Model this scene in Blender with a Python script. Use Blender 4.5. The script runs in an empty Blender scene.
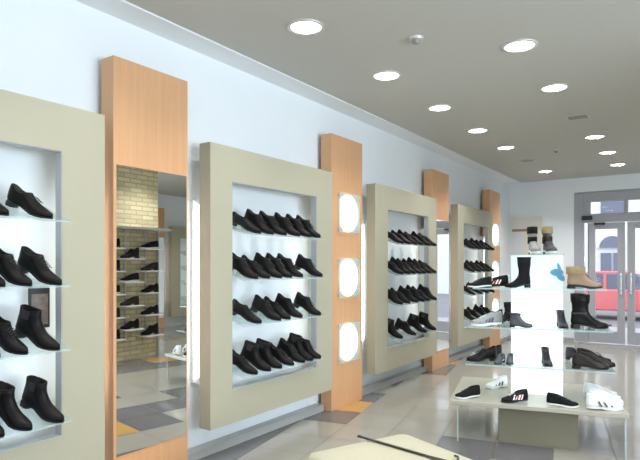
import bpy, bmesh, math, random
from mathutils import Vector, Matrix
random.seed(4)
S = bpy.context.scene
COL = S.collection
YAW = math.radians(34.2); F = 560.0

# ------------------------------------------------------------ camera, world, sun, big lights, exposure
cd = bpy.data.cameras.new('camera'); cam = bpy.data.objects.new('camera', cd); COL.objects.link(cam)
cam.location = (0, 0, 1.5); cam.rotation_euler = (math.pi/2, 0, YAW)
cd.sensor_width = 36; cd.lens = F/640*36; cd.shift_y = 35/640; cd.clip_end = 300
S.camera = cam
w = bpy.data.worlds.new('world'); S.world = w; w.use_nodes = True
w.node_tree.nodes['Background'].inputs[0].default_value = (.86, .92, 1, 1)
w.node_tree.nodes['Background'].inputs[1].default_value = 1.5
S.view_settings.view_transform = 'Standard'; S.view_settings.look = 'None'
S.view_settings.gamma = 1; S.view_settings.use_curve_mapping = False
S.view_settings.exposure = 0.65

def area(name, loc, rot, sx, sy, power, col=(1, 1, 1), spread=180):
    l = bpy.data.lights.new(name, 'AREA'); l.shape = 'RECTANGLE'; l.size = sx; l.size_y = sy
    l.energy = power; l.color = col; l.spread = math.radians(spread)
    o = bpy.data.objects.new(name, l); COL.objects.link(o); o.location = loc; o.rotation_euler = rot
    return o
R90 = math.pi/2
# added fill lights outside invented windows behind the viewer and in the right-hand wall (the entrance gets its light from the sky)
area('fill_rear', (0.4, -2.78, 1.65), (R90, 0, math.pi), 5.3, 2.4, 330, (.82, .91, 1))
area('fill_side', (4.78, 2.2, 1.62), (R90, 0, R90), 4.9, 2.4, 250, (.80, .90, 1))

# ------------------------------------------------------------ helpers
def uY(u, D):            # Y where the sight line of column u meets the plane X = -D
    return D/math.tan(YAW-math.atan((u-320)/F))
def uX(u, Y):            # X where it meets the plane at Y
    return -Y*math.tan(YAW-math.atan((u-320)/F))

def mat(name, col, rough=.5, metal=0, emit=0, ecol=None, alpha=1, trans=0, noise=0, scale=8, spec=.5, bump=0, coat=0):
    m = bpy.data.materials.new(name); m.use_nodes = True
    nt = m.node_tree; b = nt.nodes['Principled BSDF']
    b.inputs['Base Color'].default_value = (*col, 1); b.inputs['Roughness'].default_value = rough
    b.inputs['Metallic'].default_value = metal; b.inputs['Specular IOR Level'].default_value = spec
    b.inputs['Coat Weight'].default_value = coat
    if emit:
        b.inputs['Emission Color'].default_value = (*(ecol or col), 1); b.inputs['Emission Strength'].default_value = emit
    b.inputs['Alpha'].default_value = alpha; b.inputs['Transmission Weight'].default_value = trans
    if noise or bump:
        tc = nt.nodes.new('ShaderNodeTexCoord'); n = nt.nodes.new('ShaderNodeTexNoise')
        n.inputs['Scale'].default_value = scale; n.inputs['Detail'].default_value = 4
        nt.links.new(tc.outputs['Object'], n.inputs['Vector'])
        if noise:
            r = nt.nodes.new('ShaderNodeMapRange'); r.inputs['To Min'].default_value = 1-noise; r.inputs['To Max'].default_value = 1+noise
            mx = nt.nodes.new('ShaderNodeVectorMath'); mx.operation = 'SCALE'; mx.inputs[0].default_value = col
            nt.links.new(n.outputs['Fac'], r.inputs['Value']); nt.links.new(r.outputs[0], mx.inputs['Scale'])
            nt.links.new(mx.outputs[0], b.inputs['Base Color'])
        if bump:
            bp = nt.nodes.new('ShaderNodeBump'); bp.inputs['Strength'].default_value = bump; bp.inputs['Distance'].default_value = .01
            nt.links.new(n.outputs['Fac'], bp.inputs['Height']); nt.links.new(bp.outputs[0], b.inputs['Normal'])
    return m

def glassmat(name, tint=(.9, .97, .95), gl=.12, white=0.0):
    m = bpy.data.materials.new(name); m.use_nodes = True; nt = m.node_tree
    for n in list(nt.nodes): nt.nodes.remove(n)
    out = nt.nodes.new('ShaderNodeOutputMaterial'); t = nt.nodes.new('ShaderNodeBsdfTransparent'); t.inputs[0].default_value = (*tint, 1)
    g = nt.nodes.new('ShaderNodeBsdfGlossy'); g.inputs['Roughness'].default_value = .03
    mx = nt.nodes.new('ShaderNodeMixShader'); fr = nt.nodes.new('ShaderNodeLayerWeight'); fr.inputs[0].default_value = .5
    pw = nt.nodes.new('ShaderNodeMath'); pw.operation = 'POWER'; pw.inputs[1].default_value = 4
    ad = nt.nodes.new('ShaderNodeMath'); ad.operation = 'MULTIPLY_ADD'; ad.inputs[1].default_value = gl*4; ad.inputs[2].default_value = .03
    nt.links.new(fr.outputs['Facing'], pw.inputs[0]); nt.links.new(pw.outputs[0], ad.inputs[0]); nt.links.new(ad.outputs[0], mx.inputs[0])
    src = t
    if white:
        d = nt.nodes.new('ShaderNodeBsdfDiffuse'); d.inputs[0].default_value = (.6, .85, .82, 1)
        m2 = nt.nodes.new('ShaderNodeMixShader'); m2.inputs[0].default_value = white
        nt.links.new(t.outputs[0], m2.inputs[1]); nt.links.new(d.outputs[0], m2.inputs[2]); src = m2
    nt.links.new(src.outputs[0], mx.inputs[1]); nt.links.new(g.outputs[0], mx.inputs[2]); nt.links.new(mx.outputs[0], out.inputs[0])
    return m

M = dict(
    wall=mat('wall_paint', (.82, .87, .91), .7, noise=.01, scale=3),
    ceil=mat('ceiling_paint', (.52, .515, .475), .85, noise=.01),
    band=mat('ceiling_band_paint', (.82, .85, .87), .8),
    beige=mat('beige_laminate', (.42, .40, .30), .45, noise=.015, scale=5),
    grey_in=mat('grey_reveal', (.46, .48, .50), .5),
    plinth=mat('plinth_tile', (.40, .41, .40), .3, noise=.04),
    lit=mat('lit_acrylic', (1, 1, 1), .4, emit=2.2),
    tube=mat('tube_light', (1, 1, 1), .4, emit=9, ecol=(.93, .95, 1)),
    lamp=mat('downlight_lamp', (1, 1, 1), .4, emit=5, ecol=(1, 1, 1)),
    lampoff=mat('unlit_lamp', (.30, .30, .28), .5),
    rim=mat('downlight_rim', (.62, .62, .6), .4, metal=.3),
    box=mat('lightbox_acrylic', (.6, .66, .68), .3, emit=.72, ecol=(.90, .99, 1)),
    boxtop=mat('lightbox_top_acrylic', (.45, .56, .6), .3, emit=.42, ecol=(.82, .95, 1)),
    blue=mat('blue_vinyl', (.16, .50, .82), .4),
    mirror=mat('mirror_silver', (.93, .95, .94), .01, metal=1),
    alu=mat('door_aluminium', (.40, .41, .45), .45, metal=.1),
    chrome=mat('chrome', (.7, .7, .72), .2, metal=1),
    dark=mat('dark_plastic', (.02, .02, .022), .4),
    cream=mat('cream_leather', (.46, .44, .33), .5, bump=.05, scale=60),
    creamseam=mat('cream_piping', (.50, .48, .35), .5),
    tabletop=mat('table_laminate', (.40, .385, .32), .25, noise=.02),
    olive=mat('olive_wood', (.19, .175, .12), .45, noise=.06, scale=6),
    t_light=mat('tile_light', (.32, .31, .275), .11, noise=.05, scale=2.5, spec=.6),
    t_light2=mat('tile_light_warm', (.30, .285, .25), .18, noise=.05, scale=2.5, spec=.5),
    t_dark=mat('tile_dark', (.135, .135, .145), .12, noise=.08, scale=4),
    t_orange=mat('tile_orange', (.50, .30, .10), .14, noise=.08, scale=4),
    grout=mat('grout', (.16, .15, .14), .8),
    shelfglass=glassmat('shelf_glass', (.94, .98, .975), white=.08),
    edge=mat('glass_edge', (.50, .66, .68), .15, alpha=.5),
    frost=glassmat('frosted_plate', (.97, .97, .97), white=.30),
    glass=glassmat('clear_glass', (.97, .985, .99)),
    black=mat('black_leather', (.007, .006, .006), .42, bump=.08, scale=40, spec=.16),
    blacksoft=mat('black_suede', (.007, .007, .008), .75, bump=.1, scale=80, spec=.2),
    rubber=mat('black_rubber', (.01, .01, .01), .6),
    lace=mat('black_lace', (.022, .022, .024), .6),
    brownblk=mat('dark_brown_leather', (.022, .016, .014), .42, bump=.08, scale=40, spec=.3),
    grey=mat('grey_leather', (.07, .07, .085), .45, bump=.08, scale=40),
    silver=mat('silver_grey_mesh', (.27, .28, .28), .5, bump=.15, scale=90),
    white=mat('white_leather', (.80, .82, .82), .4),
    whitesole=mat('white_rubber', (.72, .74, .72), .5),
    red=mat('red_leather', (.45, .05, .04), .4),
    tan=mat('tan_suede', (.36, .24, .16), .8, bump=.1, scale=80),
    fur=mat('tan_fur', (.34, .27, .15), .95, bump=.9, scale=110),
    purple=mat('plum_leather', (.022, .016, .032), .4),
    steel=mat('brushed_steel', (.5, .5, .5), .3, metal=.8),
    rackwhite=mat('white_shelf', (.75, .76, .75), .4),
    facade=mat('pale_facade', (.85, .86, .88), .8),
    facglass=mat('facade_window_glass', (.16, .17, .24), .2),
    carred=mat('red_car_paint', (.80, .17, .18), .25, coat=.5),
    asphalt=mat('asphalt', (.25, .24, .26), .9, noise=.1, scale=2),
    pave=mat('pavement', (.42, .41, .42), .9, noise=.08, scale=2),
    postercream=mat('poster_cream', (.80, .76, .66), .6),
    posterlilac=mat('poster_lilac', (.74, .74, .80), .6),
    posterbrown=mat('poster_brown', (.34, .22, .17), .6),
)

def wood():
    m = bpy.data.materials.new('orange_beech'); m.use_nodes = True; nt = m.node_tree; b = nt.nodes['Principled BSDF']
    tc = nt.nodes.new('ShaderNodeTexCoord'); mp = nt.nodes.new('ShaderNodeMapping'); mp.inputs['Scale'].default_value = (30, 30, .9)
    n = nt.nodes.new('ShaderNodeTexNoise'); n.inputs['Scale'].default_value = 1.6; n.inputs['Detail'].default_value = 5
    r = nt.nodes.new('ShaderNodeValToRGB'); r.color_ramp.elements[0].color = (.62, .34, .175, 1); r.color_ramp.elements[1].color = (.67, .38, .20, 1)
    r.color_ramp.elements[0].position = .3; r.color_ramp.elements[1].position = .7
    nt.links.new(tc.outputs['Object'], mp.inputs[0]); nt.links.new(mp.outputs[0], n.inputs['Vector'])
    nt.links.new(n.outputs['Fac'], r.inputs[0]); nt.links.new(r.outputs[0], b.inputs['Base Color']); b.inputs['Roughness'].default_value = .38
    return m
M['wood'] = wood()

def brick():
    m = bpy.data.materials.new('yellow_brick'); m.use_nodes = True; nt = m.node_tree; b = nt.nodes['Principled BSDF']
    tc = nt.nodes.new('ShaderNodeTexCoord'); sp = nt.nodes.new('ShaderNodeSeparateXYZ'); ad = nt.nodes.new('ShaderNodeMath')
    cb = nt.nodes.new('ShaderNodeCombineXYZ'); br = nt.nodes.new('ShaderNodeTexBrick')
    nt.links.new(tc.outputs['Object'], sp.inputs[0]); nt.links.new(sp.outputs[0], ad.inputs[0]); nt.links.new(sp.outputs[1], ad.inputs[1])
    nt.links.new(ad.outputs[0], cb.inputs[0]); nt.links.new(sp.outputs[2], cb.inputs[1]); nt.links.new(cb.outputs[0], br.inputs['Vector'])
    br.inputs['Scale'].default_value = 1; br.inputs['Brick Width'].default_value = .23; br.inputs['Row Height'].default_value = .072
    br.inputs['Mortar Size'].default_value = .009; br.inputs['Mortar'].default_value = (.42, .39, .30, 1)
    br.inputs['Color1'].default_value = (.74, .66, .42, 1); br.inputs['Color2'].default_value = (.56, .48, .29, 1)
    nt.links.new(br.outputs['Color'], b.inputs['Base Color']); b.inputs['Roughness'].default_value = .8
    bp = nt.nodes.new('ShaderNodeBump'); bp.inputs['Strength'].default_value = .6; bp.inputs['Distance'].default_value = .01
    nt.links.new(br.outputs['Fac'], bp.inputs['Height']); bp.invert = True; nt.links.new(bp.outputs[0], b.inputs['Normal'])
    return m
M['brick'] = brick()

class MB:
    def __init__(s): s.v = []; s.f = []; s.m = []
    def add(s, vs, fs, mi=0):
        k = len(s.v); s.v += [tuple(v) for v in vs]; s.f += [tuple(i+k for i in f) for f in fs]; s.m += [mi]*len(fs); return s
    def box(s, x0, x1, y0, y1, z0, z1, mi=0):
        return s.add([(x, y, z) for x in (x0, x1) for y in (y0, y1) for z in (z0, z1)],
                     [(0, 1, 3, 2), (4, 6, 7, 5), (0, 4, 5, 1), (2, 3, 7, 6), (0, 2, 6, 4), (1, 5, 7, 3)], mi)
    def cyl(s, p, q, r, n=12, r2=None, mi=0, cap=True):
        p = Vector(p); q = Vector(q); a = (q-p).normalized(); b = a.orthogonal().normalized(); c = a.cross(b); r2 = r if r2 is None else r2
        vs = []
        for o, rr in ((p, r), (q, r2)):
            for i in range(n):
                t = 2*math.pi*i/n; vs.append(o+b*rr*math.cos(t)+c*rr*math.sin(t))
        fs = [(i, (i+1) % n, n+(i+1) % n, n+i) for i in range(n)]
        if cap: fs += [tuple(range(n))[::-1], tuple(range(n, 2*n))]
        return s.add(vs, fs, mi)
    def rings(s, rings, mi=0, cap0=True, cap1=True):
        n = len(rings[0]); vs = [v for r in rings for v in r]; fs = []
        for j in range(len(rings)-1):
            for i in range(n):
                fs.append((j*n+i, j*n+(i+1) % n, (j+1)*n+(i+1) % n, (j+1)*n+i))
        if cap0: fs.append(tuple(range(n))[::-1])
        if cap1: fs.append(tuple(range((len(rings)-1)*n, len(rings)*n)))
        return s.add(vs, fs, mi)
    def build(s, name, mats, parent=None, bevel=0, seg=2, smooth=False, loc=None, rotz=0):
        me = bpy.data.meshes.new(name); me.from_pydata(s.v, [], s.f)
        for m_ in (mats if isinstance(mats, list) else [mats]): me.materials.append(m_)
        for p, i in zip(me.polygons, s.m): p.material_index = i
        bm = bmesh.new(); bm.from_mesh(me)
        bmesh.ops.recalc_face_normals(bm, faces=bm.faces)
        if bevel:
            bmesh.ops.bevel(bm, geom=[e for e in bm.edges if e.is_manifold and e.calc_face_angle(0) > .5], offset=bevel, segments=seg, profile=.5, affect='EDGES', clamp_overlap=True)
        bm.to_mesh(me); bm.free()
        if smooth: me.shade_smooth()
        o = bpy.data.objects.new(name, me); COL.objects.link(o)
        if parent: o.parent = parent
        if loc: o.location = loc
        if rotz: o.rotation_euler = (0, 0, rotz)
        return o
def tag(o, label=None, cat=None, group=None, kind=None):
    if label: o['label'] = label
    if cat: o['category'] = cat
    if group: o['group'] = group
    if kind: o['kind'] = kind
    return o
def empty(name, loc, rotz=0):
    o = bpy.data.objects.new(name, None); COL.objects.link(o); o.location = loc; o.rotation_euler = (0, 0, rotz); o.empty_display_size = .1
    return o
KIDS = {}
def copy_tree(o, parent=None):
    c = o.copy(); COL.objects.link(c); c.parent = parent
    for ch in list(o.children): copy_tree(ch, c)
    return c
def struct(name, mb, m, **k): return tag(mb.build(name, m, **k), kind='structure')

# ------------------------------------------------------------ room shell
WX, RX, FY, BY, H = -3.30, 4.5, 11.88, -2.5, 3.2
th = math.radians(11.5); TS = .45; N0 = -1.807; D0 = 5.41
fl = MB(); fl.box(WX, RX, BY, FY, -.06, -.002, 3)
rnd = random.Random(11); nv = Vector((math.cos(th), math.sin(th), 0)); dv = Vector((-math.sin(th), math.cos(th), 0))
accent = {(0, -3): 1, (1, -3): 1, (0, -2): 1, (6, -8): 1}
bmf = bmesh.new()
for i in range(-8, 26):
    for j in range(-24, 22):
        g = .0045
        c = [nv*(N0+TS*(i+a))+dv*(D0+TS*(j+b)) for a, b in ((0, 0), (1, 0), (1, 1), (0, 1))]
        ctr = sum(c, Vector())/4
        if not (WX-.6 < ctr.x < RX+.6 and BY-.6 < ctr.y < FY+.6): continue
        c = [p+(ctr-p).normalized()*g for p in c]
        k = 4 if rnd.random() < .4 else 0
        if i < 0 or ctr.x < -3.02:
            k = {-4: 0, -3: 0, -2: 0, -1: 1, 0: 2, 1: 1, 2: 0, 3: 1, 4: 0, 5: 1, 6: 1, 7: 2, 8: 1, 9: 0}.get(j, 1 if j % 3 else 2)
            if ctr.x < -3.1 and j < -1: k = 1
        X, Y = ctr.x, ctr.y
        if -1.95 < X < -1.15 and 3.5 < Y < 4.75: k = 1
        if -2.1 < X < -1.5 and 3.05 < Y < 3.5: k = 2
        if -1.9 < X < -.9 and 1.5 < Y < 2.1: k = 1
        if -1.9 < X < -1.3 and .9 < Y < 1.5: k = 2
        if .3 < X < 1.2 and 4.3 < Y < 6.4: k = 1 if (i+j) % 4 else 2
        if -.6 < X < .25 and 2.9 < Y < 3.9: k = 1
        if -.2 < X < .2 and 2.5 < Y < 2.9: k = 2
        f = bmf.faces.new([bmf.verts.new(p) for p in c]); f.material_index = k
for co, no in (((WX, 0, 0), (-1, 0, 0)), ((RX, 0, 0), (1, 0, 0)), ((0, FY, 0), (0, 1, 0)), ((0, BY, 0), (0, -1, 0))):
    bmesh.ops.bisect_plane(bmf, geom=bmf.verts[:]+bmf.edges[:]+bmf.faces[:], plane_co=co, plane_no=no, clear_outer=True)
bmf.verts.index_update()
base = len(fl.v); fl.v += [tuple(v.co) for v in bmf.verts]
for f in bmf.faces: fl.f.append(tuple(base+v.index for v in f.verts)); fl.m.append(f.material_index)
bmf.free()
struct('floor', fl, [M['t_light'], M['t_dark'], M['t_orange'], M['grout'], M['t_light2']])

struct('ceiling', MB().box(WX-.2, RX+.2, BY-.2, FY+.2, H, H+.15), M['ceil'])
struct('trim_1', MB().box(WX, -3.06, BY, FY, H-.012, H), M['band'])
struct('wall_left', MB().box(WX-.2, WX, BY-.2, FY+.2, -.06, H), M['wall'])
w_ = MB(); w_.box(RX, RX+.2, BY-.2, -.3, -.06, H); w_.box(RX, RX+.2, 4.7, FY+.2, -.06, H); w_.box(RX, RX+.2, -.3, 4.7, -.06, .4); w_.box(RX, RX+.2, -.3, 4.7, 2.85, H)
struct('wall_right', w_, M['wall'])
w_ = MB(); w_.box(WX, -2.3, BY-.2, BY, -.06, H); w_.box(3.1, RX, BY-.2, BY, -.06, H); w_.box(-2.3, 3.1, BY-.2, BY, -.06, .4); w_.box(-2.3, 3.1, BY-.2, BY, 2.9, H)
struct('wall_rear', w_, M['wall'])
for nm, bx in (('added_window_1', (-2.3, 3.1, BY-.14, BY-.06, .4, 2.9)), ('added_window_2', (RX+.06, RX+.14, -.3, 4.7, .4, 2.85))):  # unseen windows, added so fill light can reach the left wall
    m = MB(); x0, x1, y0, y1, z0, z1 = bx; horiz = (x1-x0) > (y1-y0)
    a0, a1 = (x0, x1) if horiz else (y0, y1)
    def bar(a, b, c, d):
        if horiz: m.box(a, b, y0, y1, c, d)
        else: m.box(x0, x1, a, b, c, d)
    bar(a0, a1, z0, z0+.07); bar(a0, a1, z1-.07, z1)
    for k in range(4):
        p = a0+(a1-a0-.07)*k/3; bar(p, p+.07, z0+.07, z1-.07)
    r = struct(nm, m, M['alu'])
    g = MB()
    if horiz: g.box(x0+.03, x1-.03, (y0+y1)/2-.004, (y0+y1)/2+.004, z0+.03, z1-.03)
    else: g.box((x0+x1)/2-.004, (x0+x1)/2+.004, y0+.03, y1-.03, z0+.03, z1-.03)
    g.build('glass', M['glass'], r)
DX0, DX1, DT = -2.05, 0.62, 2.92
w_ = MB(); w_.box(WX, DX0, FY, FY+.2, -.06, H); w_.box(DX1, RX, FY, FY+.2, -.06, H); w_.box(DX0, DX1, FY, FY+.2, DT, H)
struct('wall_far', w_, M['wall'])
struct('baseboard_far', MB().box(WX, DX0, FY-.015, FY, 0, .07), M['plinth'])
PILY = [2.545, 5.115, 7.715, 10.30]
m = MB(); prev = BY
for y in PILY:
    m.box(WX, -3.20, prev, y-.33, 0, .07); prev = y+.33
m.box(WX, -3.20, prev, FY-.015, 0, .07)
struct('baseboard_left', m, M['plinth'], bevel=.004)

# entrance: aluminium frame with two glazed leaves and an overlight
Yd = FY+.03
d = MB()
def db(u0, u1, z0, z1, y0=Yd, y1=Yd+.09, mb=None):
    (mb or d).box(uX(u0, FY), uX(u1, FY), y0, y1, z0, z1)
xm = -.70     # centre line of the pair of doors
def mirrored(mb, xa, xb, z0, z1, y0=Yd, y1=Yd+.09):
    mb.box(xa, xb, y0, y1, z0, z1); mb.box(2*xm-xb, 2*xm-xa, y0, y1, z0, z1)
x574, x583, x588, x595, x617, x624, x590 = [uX(u, FY) for u in (574, 583.5, 588, 594.7, 617, 624.6, 590)]
xm = x624+.02
DXR = 2*xm-DX0
fr = MB()
mirrored(fr, DX0, x583, 0, DT)
fr.box(x583, 2*xm-x583, Yd, Yd+.09, 2.72, DT); fr.box(x583, 2*xm-x583, Yd, Yd+.09, 2.32, 2.49)
fr.box(xm-.035, xm+.035, Yd, Yd+.09, 2.49, 2.72)
mirrored(fr, x583, x590, 2.49, 2.72)
mirrored(fr, x583, x588, 0, .25); mirrored(fr, x588-.012, x588, .25, 2.32)
fr.box(DX0+.02, 2*xm-DX0-.02, Yd-.02, Yd, DT-.05, DT-.02)
door = struct('door_1', fr, M['alu'], bevel=.004)
g = MB(); g.box(x590, xm-.035, Yd+.04, Yd+.05, 2.49, 2.72); g.build('glass', M['glass'], door)
g = MB(); g.box(xm+.035, 2*xm-x590, Yd+.04, Yd+.05, 2.49, 2.72); g.build('glass', M['glass'], door)
for s in (0, 1):
    f_ = lambda a, b: (a, b) if s == 0 else (2*xm-b, 2*xm-a)
    a, b = f_(x583, x588-.012); MB().box(a, b, Yd+.04, Yd+.05, .25, 2.32).build('glass', M['glass'], door)
    lf = MB()
    for (p, q, z0, z1) in ((x588+.004, x595, .01, 2.31), (x617, x624, .01, 2.31), (x595, x617, .01, .24), (x595, x617, 2.19, 2.31)):
        a, b = f_(p, q); lf.box(a, b, Yd+.01, Yd+.07, z0, z1)
    L = lf.build('door_leaf', M['alu'], door, bevel=.004)
    a, b = f_(x595, x617); MB().box(a, b, Yd+.035, Yd+.043, .24, 2.19).build('glass', M['glass'], L)
    a, b = f_(x617+.05, x617+.08); h = MB(); h.box(a, b, Yd-.05, Yd-.03, .95, 1.35); h.box(a, b, Yd-.05, Yd+.01, 1.0, 1.02); h.box(a, b, Yd-.05, Yd+.01, 1.28, 1.30)
    h.build('door_handle', M['chrome'], L, bevel=.004)
xa, xb = uX(582, FY), uX(592, FY)
MB().box(xa, xb, Yd-.07, Yd, 2.37, 2.45).build('door_closer', M['dark'], door, bevel=.008)
c_ = MB().box(uX(594, FY), uX(605, FY), Yd-.05, Yd, 2.27, 2.31); c_.build('closer_arm', M['dark'], door, bevel=.005)
# close the wall to the right of the frame
struct('trim_2', MB().box(DXR, DX1, FY+.02, FY+.14, 0, DT), M['wall'])

# brick pier seen in the first mirror
struct('trim_3', MB().box(1.25, 1.95, 4.7, 6.2, 0, H), M['brick'])

# ------------------------------------------------------------ outside street
tag(MB().box(-14, 12, FY+.2, 15.5, -.1, -.03).build('pavement', M['pave']), kind='structure')
tag(MB().box(-24, 20, 15.5, 30, -.22, -.12).build('road', M['asphalt']), kind='structure')
bl = empty('street_building', (-3.5, 30, -.22)); tag(bl, 'pale building across the street with arched windows', 'building')
def arch(mb, cx, cz, r, w2, h, y, n=16):
    vs = [(cx-w2, y, cz-h), (cx+w2, y, cz-h)]+[(cx+r*math.cos(math.pi*k/n), y, cz+r*math.sin(math.pi*k/n)) for k in range(n+1)]
    k = len(vs); mb.add(vs+[(a, y+.08, c) for a, b, c in vs], [tuple(range(k)), tuple(range(k, 2*k))]+[(i, (i+1) % k, k+(i+1) % k, k+i) for i in range(k)])
MB().box(-12, 12, 0, 6, 0, 11).build('facade', M['facade'], bl)
for k, cx in enumerate((-8.1, -5.4, -2.7, 0.02, 2.7, 5.4)):
    a = MB(); arch(a, cx, 2.55, .72, .72, 0, -.14); fo = a.build('window_arch', M['facade'], bl)
    a = MB(); arch(a, cx, 2.55, .55, .55, 0, -.2); a.build('window_pane', M['facglass'], fo)
    a = MB(); a.box(cx-.5, cx-.05, -.1, 0, 1.25, 2.3); a.box(cx+.05, cx+.5, -.1, 0, 1.25, 2.3); a.build('window', M['facglass'], bl)
    a = MB(); a.box(cx-.5, cx+.5, -.1, 0, 4.0, 6.0); a.build('window', M['facglass'], bl)
# red car: side profile with cabin, windows and wheels
car = empty('car', (-2.3, 19.2, -.12)); tag(car, 'red car parked in the street beyond the glass entrance doors', 'car')
prof = [(-2.1, .28), (-2.12, .55), (-2.0, .78), (-1.2, .9), (1.35, .92), (2.0, .80), (2.1, .5), (2.05, .28)]
def extr(mb, pr, w, inset=0):
    n = len(pr); ys = (-w, w); vs = [(x, y, z) for y in ys for x, z in pr]
    mb.add(vs, [tuple(range(n)), tuple(range(n, 2*n))]+[(i, (i+1) % n, n+(i+1) % n, n+i) for i in range(n)])
a = MB(); extr(a, prof, .85); bo = a.build('body', M['carred'], car, bevel=.05, seg=3)
cab = [(-1.25, .88), (-.6, 1.36), (.75, 1.38), (1.35, .90)]
a = MB(); extr(a, cab, .74); ca = a.build('cabin', M['facglass'], car, bevel=.03)
a = MB(); extr(a, [(-.68, 1.34), (-.5, 1.43), (.65, 1.44), (.85, 1.34)], .72); a.build('roof', M['carred'], car, bevel=.03)
for s in (-1, 1):
    a = MB(); a.box(-.08, .0, s*.75-.02, s*.75+.02, .9, 1.36)
    a.build('pillar', M['carred'], car)
for x in (-1.35, 1.35):
    for s in (-1, 1):
        wl = MB().cyl((x, s*.68, .31), (x, s*.88, .31), .31, 24).build('wheel', M['rubber'], car)
        MB().cyl((x, s*.86, .31), (x, s*.90, .31), .18, 16).build('hubcap', M['chrome'], wl)
a = MB(); a.box(-2.11, -2.02, -.7, -.45, .58, .7); a.build('headlight', M['white'], car)

# ------------------------------------------------------------ wall pillars (orange wood), with mirror or with three lamps
PW, PX0, PX1, PH = .63, .05, .18, 2.85
def pillar(y, kind, label, x=WX, rot=0):
    r = empty('mirror_pillar' if kind == 'm' else 'lamp_pillar', (x, y, 0), rot); tag(r, label, 'pillar')
    MB().box(PX0, PX1, -PW/2, PW/2, 0, PH).build('pillar_body', M['wood'], r, bevel=.003)
    if kind == 'm':
        mm = MB().box(PX1, PX1+.006, -PW/2+.018, PW/2-.018, .26, 2.15).build('mirror', M['mirror'], r)
    else:
        for z in (2.05, 1.365, .68):
            n = 28; rr = .197; pts = []
            for k in range(n):
                t = 2*math.pi*k/n; yy = max(rr*math.cos(t), -.145); pts.append((yy+.0, rr*math.sin(t)))
            l = MB(); l.rings([[(PX1, p, z+q) for p, q in pts], [(PX1+.012, p, z+q) for p, q in pts]])
            lo = l.build('lamp', M['lit'], r)
            pl = MB(); pl.box(PX1+.022, PX1+.028, -.215, .215, z-.205, z+.205)
            po = pl.build('cover_plate', M['frost'], r)
            sc = MB()
            for a in (-1, 1):
                for b in (-1, 1):
                    sc.cyl((PX1, a*.19, z+b*.18), (PX1+.034, a*.19, z+b*.18), .008, 8)
            sc.build('screws', M['chrome'], po)
    return r
pillar(PILY[0], 'm', 'nearest orange wooden wall pillar, with a tall mirror on its front')
pillar(PILY[1], 'l', 'orange wooden wall pillar with three lit lamps, nearer of the two lamp pillars')
pillar(PILY[2], 'm', 'second orange mirror pillar, between two far shoe cabinets')
pillar(PILY[3], 'l', 'farthest orange wall pillar with lamps, half hidden behind the shoe display')
pillar(8.62, 'm', 'orange pillar on the opposite wall, seen only in the nearest mirror', RX, math.pi)

# ------------------------------------------------------------ wall cabinets: hollow beige frames with slanted glass shelves
CB = [(.41, 2.125, .67, 1.845), (3.03, 4.72, 3.27, 4.445), (5.62, 7.40, 5.93, 7.13), (8.24, 9.96, 8.50, 9.70)]
CZ0, CZ1, OZ0, OZ1 = .25, 2.43, .51, 2.16
SH = [1.75, 1.385, 1.025, .62]      # front edge heights
TILT = math.radians(20)
XF = -2.955                         # front edge of the shelves
ORD = ['nearest', 'second', 'third', 'farthest']
def cabinet(k, x=WX, rot=0, y0=None, lab=None):
    a, b, c, d_ = CB[k]; yc = (a+b)/2
    r = empty('shoe_cabinet', (x, yc if y0 is None else y0, 0), rot)
    tag(r, lab or ORD[k]+' beige wall cabinet with open lit shelves of black shoes', 'cabinet')
    a, b, c, d_ = a-yc, b-yc, c-yc, d_-yc
    f = MB(); x0, x1, xi = .125, .24, .18
    f.box(xi, x1, a, c, CZ0, CZ1); f.box(xi, x1, d_, b, CZ0, CZ1); f.box(xi, x1, c, d_, OZ1, CZ1); f.box(xi, x1, c, d_, CZ0, OZ0)
    f.box(x0, xi, a, a+.015, CZ0, CZ1); f.box(x0, xi, b-.015, b, CZ0, CZ1)
    f.box(x0, xi, a+.015, b-.015, CZ0, CZ0+.015); f.box(x0, xi, a+.015, b-.015, CZ1-.015, CZ1)
    f.build('frame', M['beige'], r)
    t = MB()
    t.box(xi-.003, x1-.003, d_-.004, d_, OZ0, OZ1); t.box(xi-.003, x1-.003, c, c+.004, OZ0, OZ1)
    t.box(xi-.003, x1-.003, c+.004, d_-.004, OZ1-.004, OZ1); t.box(xi-.003, x1-.003, c+.004, d_-.004, OZ0, OZ0+.004)
    t.build('reveal', M['grey_in'], r)
    for zz_ in (CZ0+.06, CZ1-.09):
        MB().box(0, xi, c+.05, d_-.05, zz_, zz_+.03).build('wall_bracket', M['rackwhite'], r)
    for xx_, yy in ((.05, a+.045), (.13, b-.055)):
        MB().cyl((xx_, yy, .62), (xx_, yy, 1.97), .013, 10).build('tube', M['tube'], r)
        MB().box(0, xx_-.02, yy-.02, yy+.02, .58, 2.01).build('tube_mount', M['rackwhite'], r)
    for z in SH:
        dep = .29; t_ = .010; xf = XF-WX; g = MB()
        zb = z+dep*math.sin(TILT); xb = xf-dep*math.cos(TILT)
        ya, yb = c+.012, d_-.012
        g.add([(xb, ya, zb), (xf, ya, z), (xf, yb, z), (xb, yb, zb), (xb, ya, zb-t_), (xf, ya, z-t_), (xf, yb, z-t_), (xb, yb, zb-t_)],
              [(0, 1, 2, 3), (4, 7, 6, 5), (0, 4, 5, 1), (2, 6, 7, 3), (0, 3, 7, 4)])
        g.add([(xf, ya, z), (xf, yb, z), (xf, yb, z-t_), (xf, ya, z-t_)], [(0, 1, 2, 3)], 1)
        so = g.build('shelf', [M['shelfglass'], M['edge']], r)
    return r
for k in range(4): cabinet(k)
cabinet(2, RX, math.pi, 10.0, 'beige cabinet on the opposite wall, seen only in the nearest mirror')

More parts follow.
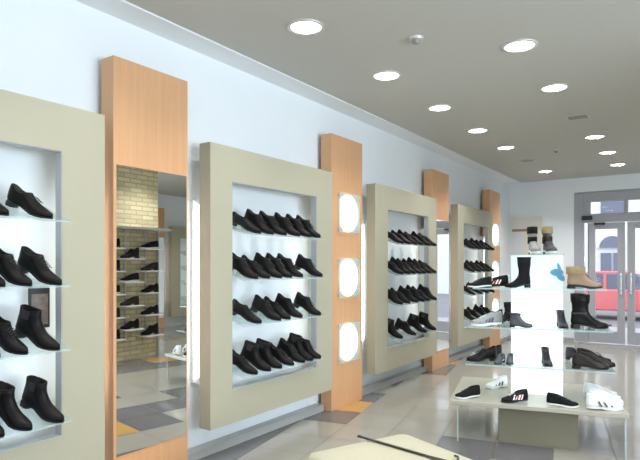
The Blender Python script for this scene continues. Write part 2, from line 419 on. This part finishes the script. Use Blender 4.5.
# ------------------------------------------------------------ ceiling fittings
NUM = ['first', 'second', 'third', 'fourth', 'fifth', 'sixth', 'seventh', 'eighth']
def downlight(x, y, on, label, power=36):
    r = empty('ceiling_downlight', (x, y, H)); tag(r, label, 'ceiling light', 'round recessed ceiling lights')
    m = MB(); n = 28
    def ring(rad, z): return [(rad*math.cos(2*math.pi*k/n), rad*math.sin(2*math.pi*k/n), z) for k in range(n)]
    m.rings([ring(.135, 0), ring(.135, -.008), ring(.112, -.010), ring(.108, -.001)], cap0=False, cap1=False); m.build('rim', M['rim'], r, smooth=True)
    m = MB(); m.rings([ring(.109, -.004), ring(.109, -.002)]); m.build('lamp', M['lamp'] if on else M['lampoff'], r)
    if on:
        m = MB(); m.cyl((.03, -.03, -.018), (.03, .03, -.018), .012, 8); m.build('bulb', M['lamp'], r)
        l = bpy.data.lights.new('downlight', 'SPOT'); l.energy = power; l.spot_size = math.radians(125); l.spot_blend = .8; l.shadow_soft_size = .09; l.color = (1, .97, .92)
        o = bpy.data.objects.new('downlight', l); COL.objects.link(o); o.location = (0, 0, -.03); o.parent = r
for x, ys, nm in ((-2.33, (.77, 2.01, 3.25, 4.49, 5.73, 6.97, 8.21, 9.45, 10.69), 'left-hand row'),
              (-1.16, (.77, 2.01, 3.22, 4.46, 5.70, 6.94, 8.18, 9.42, 10.66), 'right-hand row')):
    for q, y in enumerate(ys):
        off = (x == -2.33 and q == 7) or (x == -1.16 and q == 5)
        if x == -1.16 and q == 5: continue
        if q < 2 or (q == 2 and x == -1.16): lb = 'round downlight above the viewer, %s row, %s from the rear wall' % ('left' if x < -2 else 'middle', NUM[q])
        else:
            o_ = ['', '', 'nearest', 'second', 'third', 'fourth', 'fifth', 'unlit sixth', 'farthest'] if x == -2.33 else ['', '', '', 'nearest', 'second', '', 'third', 'fourth', 'farthest']
            lb = '%s round ceiling downlight of the %s' % (o_[q], nm)
        downlight(x, y, not off, lb, 36 if y < 6 else 66)
for x in (.6, 2.7):  # downlights added out of view to brighten the right side and brick pier
    for q, y in enumerate((.8, 3.6, 5.8, 9.6)): downlight(x, y, True, 'added round downlight outside the view, %s row right of the display, %s from the rear' % ('first' if x < 1 else 'second', NUM[q]), 75)
v = empty('ceiling_vent', (-1.16, 6.94, H)); tag(v, 'small dark rectangular ceiling vent between the right-hand downlights', 'vent')
MB().box(-.12, .12, -.09, .09, -.012, 0).build('vent_frame', M['rim'], v, bevel=.004)
m = MB()
for k in range(5): m.box(-.10, .10, -.075+k*.033, -.057+k*.033, -.018, -.012)
m.build('vent_slats', M['lampoff'], v)
for x, y, lb in ((-1.76, 3.87, 'small smoke detector on the ceiling near the first downlights'), (-1.76, 8.8, 'small smoke detector on the ceiling far down the room')):
    r = empty('smoke_detector', (x, y, H)); tag(r, lb, 'smoke detector')
    m = MB(); m.cyl((0, 0, 0), (0, 0, -.02), .055, 20, .05); m.build('detector_base', M['rim'], r)
    m = MB(); m.cyl((0, 0, -.02), (0, 0, -.045), .032, 16, .022); m.build('sensor', M['lampoff'], r)

# poster on far wall
px0, px1 = uX(511.5, FY), uX(542, FY)
r = empty('poster', ((px0+px1)/2, FY, 1.64)); tag(r, 'cream poster on the far wall left of the entrance, behind the display top', 'poster')
pw = (px1-px0)/2
MB().box(-pw, pw, -.02, 0, 0, .84).build('board', M['postercream'], r)
MB().box(-pw+.02, .02, -.026, -.02, .55, .60).build('stripe', M['posterbrown'], r)
MB().box(-pw+.04, -.08, -.026, -.02, .08, .52).build('picture', M['posterlilac'], r)
m = MB()
for k in range(5): m.box(-.2+k*.09, -.14+k*.09, -.026, -.02, .66+.02*(k % 2), .76)
m.build('faded_print', M['rackwhite'], r)

# ------------------------------------------------------------ shoes (local +X is the toe, heel at 0, sole on z = 0)
WS = [(0, 0), (.02, .30), (.06, .50), (.12, .62), (.22, .68), (.40, .66), (.58, .90), (.68, 1), (.78, .97), (.87, .80), (.94, .55), (.98, .32), (1, 0)]
def interp(t, T):
    for (a, b), (c, d) in zip(T, T[1:]):
        if t <= c: return b+(d-b)*(t-a)/(c-a) if c > a else d
    return T[-1][1]
NP = 12
def ringpts(x0, x1, hw, k, zf, point=0):
    up = []; 
    for i in range(NP+1):
        t = (1-math.cos(math.pi*i/NP))/2
        ws = interp(t, WS)
        if point and t > .7: ws *= 1-point*(t-.7)/.3
        we = math.sqrt(max(0, 1-(2*t-1)**2)); w_ = (1-k)*ws+k*we
        if i in (0, NP): w_ = 0
        up.append((t, w_))
    L = [(x0+(x1-x0)*t, hw*w_, t) for t, w_ in up]+[(x0+(x1-x0)*t, -hw*w_, t) for t, w_ in reversed(up[1:-1])]
    return [(x, y, zf(x, t)) for x, y, t in L]
def sm(t): t = max(0, min(1, t)); return t*t*(3-2*t)
def shoe(name, L, hw, hh, prof, up, sole, extra=None, sole_t=.008, point=0, toe=.006, tilt=0, dip=0):
    """prof: rows (z, back x, front x, half width, ellipse blend)"""
    r = empty(name, (0, 0, 0))
    lift = lambda x: hh*(1-sm((x/L-.28)/.38))+toe*sm((x/L-.8)/.2)
    m = MB(); rr = []
    n = len(prof)
    for j, (z, x0, x1, w_, k) in enumerate(prof):
        tl_ = tilt*j/(n-1)
        rr.append(ringpts(x0, x1, w_, k, lambda x, t, z=z, tl_=tl_: z+sole_t+lift(x)*(1-.35*min(1, z/.2))+tl_*(.5-t)+dip*(j/(n-1))**4*(math.cos(2*math.pi*t)*.5-.2+.5*(t > .8)*(t-.8)), point))
    z, x0, x1, w_, k = prof[-1]; lx = rr[-1]; cx = (x0+x1)/2
    rr.append([(cx+(x-cx)*.86, y*.82, zz) for x, y, zz in lx]); rr.append([(cx+(x-cx)*.78, y*.7, zz-.05) for x, y, zz in lx])
    m.rings(rr, cap0=True, cap1=True); m.build('upper', up, r, smooth=True)
    m = MB(); z0, a0, a1, w0, k0 = prof[0]
    m.rings([ringpts(a0-.003, a1+.004, w0*1.05, 0, lambda x, t: lift(x), point), ringpts(a0-.004, a1+.005, w0*1.07, 0, lambda x, t: lift(x)+sole_t, point)])
    m.build('sole', sole, r)
    if hh > .012:
        m = MB(); hl = L*.25
        def hp(sc, z): return [(.004+(x-.004)*1, y*sc, z if z < hh*.5 else lift(x)) for x, y, _ in ringpts(.0, hl*(1.0 if z > .01 else .94), w0*.70, .45, lambda x, t: 0)]
        m.rings([hp(.94, 0), hp(1.0, hh)]); m.build('heel', M['rubber'], r)
    if extra: extra(r, lift)
    return r
def laces(n, x0, z0, x1, z1, w0, mt):
    def e(r, lift):
        m = MB()
        for k in range(n):
            t = k/(n-1); x = x0+(x1-x0)*t; z = z0+(z1-z0)*t; w_ = w0
            m.cyl((x, -w_, z-.006), (x-.004, 0, z+.003), .0026, 6); m.cyl((x-.004, 0, z+.003), (x, w_, z-.006), .0026, 6)
        m.build('laces', mt, r)
    return e
def stripe(mt, x0, x1, z0, z1, w_, n=3, dy=0):
    def e(r, lift):
        for s in (-1, 1):
            m = MB()
            for k in range(n):
                xa = x0+(x1-x0)*k/n
                m.add([(xa, s*w_, z0), (xa+.014, s*w_, z0), (xa-.008, s*(w_*.72), z1), (xa-.022, s*(w_*.72), z1),
                       (xa, s*(w_-.004), z0), (xa+.014, s*(w_-.004), z0), (xa-.008, s*(w_*.72-.004), z1), (xa-.022, s*(w_*.72-.004), z1)],
                      [(0, 1, 2, 3), (4, 5, 6, 7), (0, 1, 5, 4), (1, 2, 6, 5), (2, 3, 7, 6), (3, 0, 4, 7)])
            m.build('side_stripes', mt, r)
    return e
def both(*fs):
    def e(r, l):
        for f in fs: f(r, l)
    return e
def cuff(mt, x0, x1, z0, z1, w_, name='cuff'):
    def e(r, lift):
        m = MB(); m.rings([ringpts(x0, x1, w_, 1, lambda x, t, z=z: z) for z in (z0, (z0+z1)/2, z1)]+[ringpts(x0+.02, x1-.02, w_*.7, 1, lambda x, t: z1-.01)], cap0=False)
        m.build(name, mt, r, smooth=True)
    return e
LOW = [(0, .006, .284, .045, 0), (.012, .0, .286, .046, 0), (.024, .0, .280, .045, .05), (.034, .001, .262, .043, .1), (.044, .002, .235, .041, .2),
       (.056, .003, .205, .038, .4), (.068, .005, .178, .035, .6), (.080, .008, .155, .032, .8), (.088, .012, .142, .030, 1)]
ANK = LOW[:6]+[(.072, .004, .180, .037, .6), (.090, .006, .158, .037, .8), (.110, .008, .142, .037, .95), (.135, .009, .134, .038, 1), (.160, .008, .132, .040, 1)]
def tall(h): return LOW[:6]+[(.072, .004, .180, .037, .6), (.092, .008, .152, .036, .85), (.12, .011, .134, .036, 1), (.17, .008, .132, .041, 1), (h*.75, .001, .142, .048, 1), (h, -.002, .147, .051, 1)]
def gusset(r, lift):
    for s in (-1, 1):
        m = MB(); m.add([(.05, s*.0385, .13), (.09, s*.0385, .13), (.098, s*.042, .183), (.045, s*.042, .183), (.05, s*.036, .13), (.09, s*.036, .13), (.098, s*.039, .183), (.045, s*.039, .183)],
                            [(0, 1, 2, 3), (4, 5, 6, 7), (0, 1, 5, 4), (1, 2, 6, 5), (2, 3, 7, 6), (3, 0, 4, 7)])
        m.build('elastic_gusset', M['lace'], r)
K = {}
K['lace'] = shoe('dress_shoe', .286, .046, .026, LOW, M['black'], M['rubber'], laces(4, .168, .096, .200, .078, .018, M['lace']), point=.15, tilt=.012, dip=.026)
K['slip'] = shoe('loafer', .286, .046, .024, [(z, a, b*.99, c, k) for z, a, b, c, k in LOW[:-2]]+[(.072, .008, .135, .031, .9)], M['black'], M['rubber'], None, point=.25, tilt=.014, dip=.018)
K['ankle'] = shoe('ankle_boot', .286, .046, .03, ANK, M['black'], M['rubber'], gusset, point=.15, tilt=-.008, dip=.014)
K['short'] = shoe('ankle_boot', .286, .046, .03, ANK[:-2], M['black'], M['rubber'], laces(4, .156, .112, .196, .086, .02, M['lace']), point=.2, tilt=.006, dip=.024)
K['brown'] = shoe('dress_shoe', .286, .048, .022, LOW, M['brownblk'], M['rubber'], laces(4, .168, .092, .200, .074, .018, M['lace']), tilt=.02)
K['tall'] = shoe('tall_boot', .28, .044, .035, tall(.30), M['blacksoft'], M['rubber'], cuff(M['black'], -.006, .150, .318, .336, .053, 'top_band'), point=.1)
K['calf'] = shoe('calf_boot', .29, .046, .03, tall(.25), M['black'], M['rubber'], both(cuff(M['lace'], .004, .138, .115, .13, .042, 'ankle_strap')), point=.0)
K['sneaker'] = shoe('sneaker', .29, .048, .012, LOW, M['silver'], M['whitesole'], both(laces(5, .160, .094, .208, .073, .02, M['white']), stripe(M['grey'], .11, .19, .035, .075, .047)), sole_t=.02, tilt=.02)
K['stripe'] = shoe('sneaker', .29, .048, .012, LOW, M['black'], M['rubber'], both(laces(5, .160, .094, .208, .073, .02, M['white']), stripe(M['white'], .09, .20, .03, .075, .047, 4), stripe(M['red'], .10, .18, .032, .074, .048, 2)), sole_t=.014, tilt=.02)
K['bsneak'] = shoe('sneaker', .28, .045, .012, LOW, M['blacksoft'], M['whitesole'], laces(5, .160, .090, .208, .070, .02, M['lace']), sole_t=.014, tilt=.02)
K['white'] = shoe('sneaker', .28, .047, .012, LOW, M['white'], M['whitesole'], both(laces(5, .160, .094, .208, .073, .02, M['white']), stripe(M['dark'], .10, .22, .03, .07, .047, 3)), sole_t=.018, tilt=.02)
K['tan'] = shoe('ankle_boot', .28, .047, .02, ANK[:-1], M['tan'], M['rubber'], both(cuff(M['fur'], -.008, .152, .125, .19, .056, 'fur_cuff'), laces(4, .150, .128, .196, .088, .02, M['posterbrown'])), sole_t=.014)
K['grey'] = shoe('ankle_boot', .24, .040, .018, [(z*.85, a*.85, b*.84, c*.85, k) for z, a, b, c, k in ANK], M['grey'], M['rubber'], cuff(M['lace'], .0, .118, .135, .15, .038, 'top_band'))
K['plum'] = shoe('ankle_boot', .24, .040, .03, [(z*.85, a*.85, b*.84, c*.85, k) for z, a, b, c, k in ANK[:-1]], M['purple'], M['rubber'], laces(4, .13, .115, .165, .08, .016, M['lace']))
K['pump'] = shoe('court_shoe', .25, .038, .045, [(z*.8, a*.9, b*.87, c*.85, k) for z, a, b, c, k in LOW[:6]]+[(.046, .008, .12, .029, .8)], M['grey'], M['rubber'], stripe(M['white'], .07, .15, .03, .05, .033, 3), point=.3)
K['silver'] = shoe('court_shoe', .25, .038, .05, [(z*.8, a*.9, b*.87, c*.85, k) for z, a, b, c, k in LOW[:6]]+[(.046, .008, .12, .029, .8)], M['silver'], M['rubber'], None, point=.3)
# patterned winter boots standing on the display top
def snow(up, cf, md):
    return shoe('winter_boot', .27, .046, .02, ANK[:6]+[(.072, .004, .178, .037, .6), (.092, .008, .152, .036, .85), (.12, .011, .134, .036, 1), (.16, .008, .130, .040, 1), (.2, .004, .134, .044, 1)], up, M['whitesole'],
                both(cuff(cf, -.006, .145, .195, .262, .047, 'top_cuff'), cuff(md, -.001, .148, .10, .165, .042, 'ankle_panel')), sole_t=.02)
K['snowA'] = snow(M['silver'], M['blacksoft'], M['blacksoft'])
K['snowB'] = snow(M['grey'], M['fur'], M['brownblk'])
USED = set()
def put(kind, M4, label, group=None):
    src = K[kind]
    if kind in USED: o = copy_tree(src)
    else: o = src; USED.add(kind)
    o.matrix_world = M4; cat = {'tall_boot': 'boot', 'calf_boot': 'boot', 'ankle_boot': 'boot', 'winter_boot': 'boot', 'sneaker': 'sneaker'}.get(src.name.split('.')[0], 'shoe')
    tag(o, label, cat, group)
    return o
def frame(origin, fwd, nrm, s=1):
    n = Vector(nrm).normalized(); f = Vector(fwd); f = (f-n*f.dot(n)).normalized(); y = n.cross(f)
    m3 = Matrix((f, y, n)).transposed().to_4x4()
    return Matrix.Translation(origin) @ m3 @ Matrix.Scale(s, 4)
NSH = Vector((math.sin(TILT), 0, math.cos(TILT)))
def on_shelf(c, row, toeY, kind, hd=20, label='', s=1.02):
    L = .28*s; fw = Vector((math.cos(math.radians(hd)), math.sin(math.radians(hd)), 0)); fw = (fw-NSH*fw.dot(NSH)).normalized()
    toe = Vector((XF+.008, toeY, SH[row]-.008*math.tan(TILT)))+NSH*.0015
    return put(kind, frame(toe-fw*L, fw, NSH, s) @ Matrix.Diagonal((1, 1, .93, 1)), label, 'black shoes on the %s wall cabinet' % ORD[c])
rows = {
 0: [[('lace', 6.7), ('lace', 51)], [('short', 3), ('short', 30), ('short', 60)], [('short', -2), ('short', 26), ('ankle', 58)], [('ankle', 2), ('ankle', 30), ('ankle', 62)]],
 1: [[('slip', 260.5), ('short', 272.5), ('short', 285.5), ('short', 299), ('short', 310), ('short', 319.5)],
     [('short', 257), ('lace', 269), ('short', 281), ('short', 291), ('short', 302), ('short', 321.5)],
     [('lace', 260.5), ('short', 280), ('lace', 289.5), ('short', 301.5), ('short', 320)],
     [('lace', 256.5), ('ankle', 270), ('ankle', 281), ('lace', 293), ('short', 304), ('ankle', 312), ('short', 320)]],
}
names = {'lace': 'lace-up dress shoe', 'slip': 'slip-on shoe', 'short': 'lace-up ankle boot', 'ankle': 'tall-necked ankle boot'}
rown = ['top', 'second', 'third', 'bottom']
# evenly spread rows of the two far cabinets
for c, lay in ((2, [['slip', 'slip', 'lace', 'slip', 'lace', 'slip'], ['lace', 'short', 'lace', 'lace', 'short', 'lace', 'slip'], ['short', 'lace', 'short', 'short', 'lace', 'short'], ['ankle', 'short', 'ankle', 'ankle']]),
               (3, [['lace', 'slip', 'lace', 'slip', 'slip'], ['lace', 'lace', 'slip', 'lace', 'slip'], ['slip', 'lace', 'slip', 'lace'], ['short', 'lace', 'short', 'lace']])):
    y0, y1 = CB[c][2]+.17, CB[c][3]-.02; rows[c] = []
    for rr_ in lay:
        n = len(rr_); rows[c].append([(k, y0+(y1-y0)*(i+.1*rnd.uniform(-1, 1))/(n-1) if n > 1 else y0) for i, k in enumerate(rr_)])
for c in range(4):
    for ri, row in enumerate(rows[c]):
        cands = [(k, uY(u, 2.947) if c < 2 else u) for k, u in row]
        if c == 0:   # shoes beyond the left edge of the view keep the same spacing as far as one more
            cands = [(cands[0][0], cands[0][1]-.17)]+cands
        n = len(cands)
        for i, (k, ty) in enumerate(cands):
            q = n-1-i
            pos = 'rightmost' if q == 0 else (NUM[q]+' from right')
            on_shelf(c, ri, min(ty, CB[c][3]-.015), k, 20+rnd.uniform(-3, 3),
                     'black %s, %s on the %s shelf of the %s cabinet' % (names[k], pos, rown[ri], ORD[c]))
# little framed picture at the back of the nearest cabinet
pc = empty('picture_card', (-3.215, uY(41, 3.2), 1.13)); tag(pc, 'dark upright photo card behind the boots in the nearest cabinet', 'picture')
MB().box(-.012, 0, -.062, .062, 0, .245).build('card', M['dark'], pc)
MB().box(0, .003, -.05, .05, .02, .20).build('print', mat('card_print', (.16, .12, .10), .5, noise=.9, scale=30), pc)

# ------------------------------------------------------------ free-standing shoe display
DA = math.radians(14); DC = Vector((-1.22, 5.26, 0))
ux = Vector((math.cos(DA), math.sin(DA), 0)); uy = Vector((-math.sin(DA), math.cos(DA), 0))
dp = empty('shoe_display', DC, DA); tag(dp, 'free-standing shoe display with glowing central column and glass shelves', 'display stand')
TT, TW, TD = .35, .67, .54
MB().box(-TW-.035, TW-.01, -TD, TD, TT-.035, TT).build('table_top', M['tabletop'], dp, bevel=.004)
MB().box(-.31, .31, -.42, .30, 0, TT-.035).build('base', M['olive'], dp, bevel=.004)
for x in (-TW+.03, TW-.04):
    g = MB(); g.box(x, x+.010, -TD+.03, TD-.1, 0, TT-.035); g.build('glass_leg', M['glass'], dp)
    g = MB(); g.box(x-.001, x+.011, -TD+.024, -TD+.03, 0, TT-.035); g.build('glass_leg_edge', M['edge'], dp)
DS = [.645, .965, 1.30]
zz = [TT]+[z-.012 for z in DS]+[1.585]
for k in range(4):
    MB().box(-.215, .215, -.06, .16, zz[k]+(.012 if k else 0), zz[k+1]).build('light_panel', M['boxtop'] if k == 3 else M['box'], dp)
for k, z in enumerate(DS):
    w2 = (.585, .57, .53)[k]; d2 = (.40, .36, .31)[k]
    g = MB(); g.box(-w2, w2, -d2, .30, z-.012, z); g.build('shelf', M['shelfglass'], dp)
    g = MB(); g.box(-w2, w2, -d2-.002, -d2, z-.012, z); g.build('shelf_edge', M['edge'], dp)
for k, z in enumerate(DS):
    pass
MB().box(-.22, .225, -.16, .17, 1.585, 1.597).build('top_shelf', M['shelfglass'], dp)
# blue leaf shaped sticker on the top light panel
m = MB()
def blob(cx, cz, a, b, rot, n=14):
    pts = [(a*math.cos(2*math.pi*k/n), b*math.sin(2*math.pi*k/n)) for k in range(n)]
    c, s = math.cos(rot), math.sin(rot)
    return [(cx+p*c-q*s, cz+p*s+q*c) for p, q in pts]
for q_, (cx, cz, a, b, ro) in enumerate(((.165, 1.435, .055, .032, 0), (.195, 1.395, .045, .026, -.8), (.185, 1.475, .045, .014, 1.9))):
    p_ = blob(cx, cz, a, b, ro); m.rings([[(x, -.0605-.0006*q_, z) for x, z in p_], [(x, -.063-.0006*q_, z) for x, z in p_]])
m.build('blue_sticker', M['blue'], dp)

def on_disp(kind, u, z, yl, hd, label, s=1, group=None):
    """centre of the shoe stands at the local depth yl on level z; hd is the toe direction against the image's right-hand direction"""
    # solve for the local x where the line of sight of column u crosses that depth line
    phi = math.atan((u-320)/F)-YAW; dx, dy = math.sin(phi), math.cos(phi)
    # DC + ux*a + uy*yl = t*(dx,dy)
    bx, by = DC.x+uy.x*yl, DC.y+uy.y*yl
    a = (by*dx-bx*dy)/(ux.x*dy-ux.y*dx)
    c = Vector((bx+ux.x*a, by+ux.y*a, z+.001)); ang = YAW+math.radians(hd)
    f = Vector((math.cos(ang), math.sin(ang), 0))
    return put(kind, frame(c-f*.14*s, f, (0, 0, 1), s), label, group)
TOPZ = 1.597
on_disp('snowA', 534, TOPZ, -.0, -98, 'pale grey winter boot with black cuff, left one on top of the display column', .95)
on_disp('snowB', 549.5, TOPZ, -.0, -95, 'dark grey winter boot with tan fur cuff, right one on top of the display column', .95)
z = DS[2]
on_disp('tall', 518, z, -.20, 184, 'tall black boot on the upper display shelf, toe pointing left', .80)
on_disp('stripe', 494, z, -.10, 165, 'black sneaker with white and red side stripes on the upper display shelf', .9)
on_disp('bsneak', 480, z, -.22, 190, 'black sneaker with pale sole at the left end of the upper display shelf', .8)
on_disp('white', 501, z, .12, 215, 'white sneaker standing behind the striped one on the upper display shelf', .85)
on_disp('tan', 584, z, -.18, -8, 'tan suede ankle boot with fur cuff at the right end of the upper display shelf', .98)
z = DS[1]
on_disp('sneaker', 487, z, -.27, 188, 'silver grey sneaker at the left end of the middle display shelf')
on_disp('short', 492, z, -.09, 200, 'black lace-up ankle boot behind the silver sneaker on the display', .85)
on_disp('calf', 505, z, .18, 215, 'black boot just left of the glowing column, middle display shelf', .65)
on_disp('grey', 523, z, -.30, -12, 'small dark grey ankle boot in front of the glowing column', .78)
on_disp('plum', 562.5, z, -.23, -100, 'plum coloured boot facing front at the right side of the glowing column', .98)
on_disp('calf', 589, z, -.20, -6, 'black mid-calf boot at the right end of the middle display shelf, toe right', 1.06)
on_disp('silver', 600, z, .03, -12, 'silver court shoe behind the black mid-calf boot on the display', .85)
z = DS[0]
on_disp('lace', 482, z, -.22, 190, 'black lace-up shoe, front one at the left of the lowest glass shelf')
on_disp('slip', 489, z, -.02, 200, 'black slip-on shoe behind the front left shoe on the lowest glass shelf')
on_disp('pump', 499, z, -.31, 230, 'grey and white court shoe on the lowest glass shelf, left of the column', .8)
on_disp('pump', 510, z, -.28, 245, 'second grey and white court shoe, the one nearest the column', .8)
on_disp('plum', 547, z, -.27, -100, 'dark plum shoe facing front before the glowing column, lowest glass shelf', .98)
on_disp('plum', 578, z, .12, -30, 'dark plum shoe behind the brown shoes, right of the column', .75)
on_disp('brown', 590, z, -.31, -10, 'dark brown lace-up shoe, front one at the right of the lowest glass shelf')
on_disp('brown', 597, z, -.17, -8, 'dark brown lace-up shoe, middle one at the right of the lowest glass shelf')
on_disp('brown', 593, z, .03, -16, 'dark brown lace-up shoe, rear one at the right of the lowest glass shelf')
z = TT
on_disp('bsneak', 468, z, -.40, 195, 'black sneaker lying low on the table top at its left corner', .85)
on_disp('white', 497, z, .1, 200, 'white sneaker on the display table left of the column', .85)
for q_, (u, yl) in enumerate(((604, -.44), (605, -.29), (603, -.14), (600, .01))):
    on_disp('white', u, z, yl, -4, 'white sneaker at the display table\'s right end, %s of four' % ['front one', 'second', 'third', 'rear one'][q_], 1)
on_disp('bsneak', 562, z, -.44, -20, 'black sneaker with pale sole at the front edge of the display table', .85)
on_disp('stripe', 515, z, -.42, 190, 'striped black sneaker at the front edge of the display table', .85)

# ------------------------------------------------------------ cream pouf with a long shoehorn
pa = math.radians(-23.5+90)
pf = empty('pouf', (-1.37, 2.765, 0), math.radians(-23.5)); tag(pf, 'square cream leather pouf in the foreground at the bottom of the view', 'pouf')
def rsq(a, b, rad, z, n=5):
    pts = []
    for (sx, sy, t0) in ((1, 1, 0), (-1, 1, 90), (-1, -1, 180), (1, -1, 270)):
        for k in range(n+1):
            t = math.radians(t0+90*k/n); pts.append((sx*(a-rad)+rad*math.cos(t), sy*(b-rad)+rad*math.sin(t), z))
    return pts
m = MB(); A = .362
m.rings([rsq(A-.02, A-.02, .04, .05), rsq(A-.005, A-.005, .05, .07), rsq(A-.003, A-.003, .05, .33)]); m.build('pouf_base', M['cream'], pf, smooth=False)
m = MB(); m.rings([rsq(A, A, .05, .33), rsq(A+.006, A+.006, .05, .345), rsq(A+.006, A+.006, .05, .41), rsq(A-.004, A-.004, .05, .432), rsq(A-.03, A-.03, .05, .443), rsq(A-.12, A-.12, .05, .449), rsq(A-.25, A-.25, .02, .450)])
m.build('seat_cushion', M['cream'], pf, smooth=True)
m = MB(); m.rings([rsq(A+.008, A+.008, .05, .330), rsq(A+.012, A+.012, .05, .337), rsq(A+.008, A+.008, .05, .344)]); m.build('piping', M['creamseam'], pf)
for sx in (-1, 1):
    for sy in (-1, 1): MB().cyl((sx*.26, sy*.26, 0), (sx*.26, sy*.26, .05), .022, 12).build('foot', M['chrome'], pf)
# shoehorn
sa, sb = Vector((-1.72, 2.955, .4575)), Vector((-1.13, 2.835, .4575))
sd = (sb-sa); ln = sd.length; sh = empty('shoehorn', (sa.x, sa.y, .452), math.atan2(sd.y, sd.x)); tag(sh, 'long thin black shoehorn lying across the cream pouf', 'shoehorn')
m = MB(); m.box(0, ln*.78, -.009, .009, 0, .010); m.cyl((0, 0, 0), (0, 0, .010), .013, 12); m.build('handle', M['dark'], sh, bevel=.002)
m = MB(); rr = []
for k in range(7):
    t = k/6; w_ = .009+.016*sm(t); x = ln*.78+.16*t
    rr.append([(x, w_*math.cos(a), .002+.008*(1-math.sin(a))*.6) for a in [math.pi*i/6 for i in range(7)]]+[(x, w_*.8*math.cos(a), .004+.008*(1-math.sin(a))*.6) for a in [math.pi*i/6 for i in range(6, -1, -1)]])
m.rings(rr); m.build('blade', M['dark'], sh)
sm2 = empty('shoe_spoon', (-1.10, 2.93, .452), math.radians(-50)); tag(sm2, 'small black hook handle lying beside the long shoehorn on the pouf', 'shoehorn')
m = MB(); pts = [(-.02, 0), (-.005, .012), (.012, .010), (.03, 0), (.07, -.004), (.12, 0)]
for p, q in zip(pts, pts[1:]): m.cyl((p[0], p[1], .006), (q[0], q[1], .006), .006, 8)
m.build('hook', M['dark'], sm2)

# ------------------------------------------------------------ shelf rack on the brick pier (seen in the nearest mirror)
rk = empty('shoe_rack', (1.25, 5.5, 0)); tag(rk, 'steel rack with small white shelves before the brick pier, seen in the nearest mirror', 'shelf rack')
for y in (-.62, .66):
    MB().box(-.06, -.03, y-.015, y+.015, 0, 2.12).build('post', M['steel'], rk)
MB().box(-.30, -.0, -.7, .72, 2.05, 2.09).build('top_shelf', M['steel'], rk, bevel=.004)
g = 'dark shoes on the rack seen in the mirror'
for col, (yl, hs) in enumerate(((-.32, (1.76, 1.41, 1.06, .71, .38)), (.03, (1.60, 1.24, .875, .51)), (.41, (1.76, 1.41, 1.06, .71, .38)))):
    m = MB(); m.box(-.05, -.035, yl-.01, yl+.01, .3, 2.05); m.build('rail', M['steel'], rk)
    for q, hz in enumerate(hs):
        MB().box(-.30, -.02, yl-.17, yl+.17, hz-.014, hz).build('small_shelf', M['rackwhite'], rk)
        k = ['lace', 'short', 'bsneak', 'brown', 'lace'][(q+col) % 5]
        put(k, frame((1.25-.17, 5.5+yl+.16, hz+.001), (0.15, -1, 0), (0, 0, 1), 1.12),
            'dark shoe reflected in the nearest mirror, rack\'s %s column, %s from top' % (['left', 'middle', 'right'][col], NUM[q]), g)
for k in K:
    if k not in USED:
        for c in list(K[k].children): bpy.data.objects.remove(c)
        bpy.data.objects.remove(K[k])
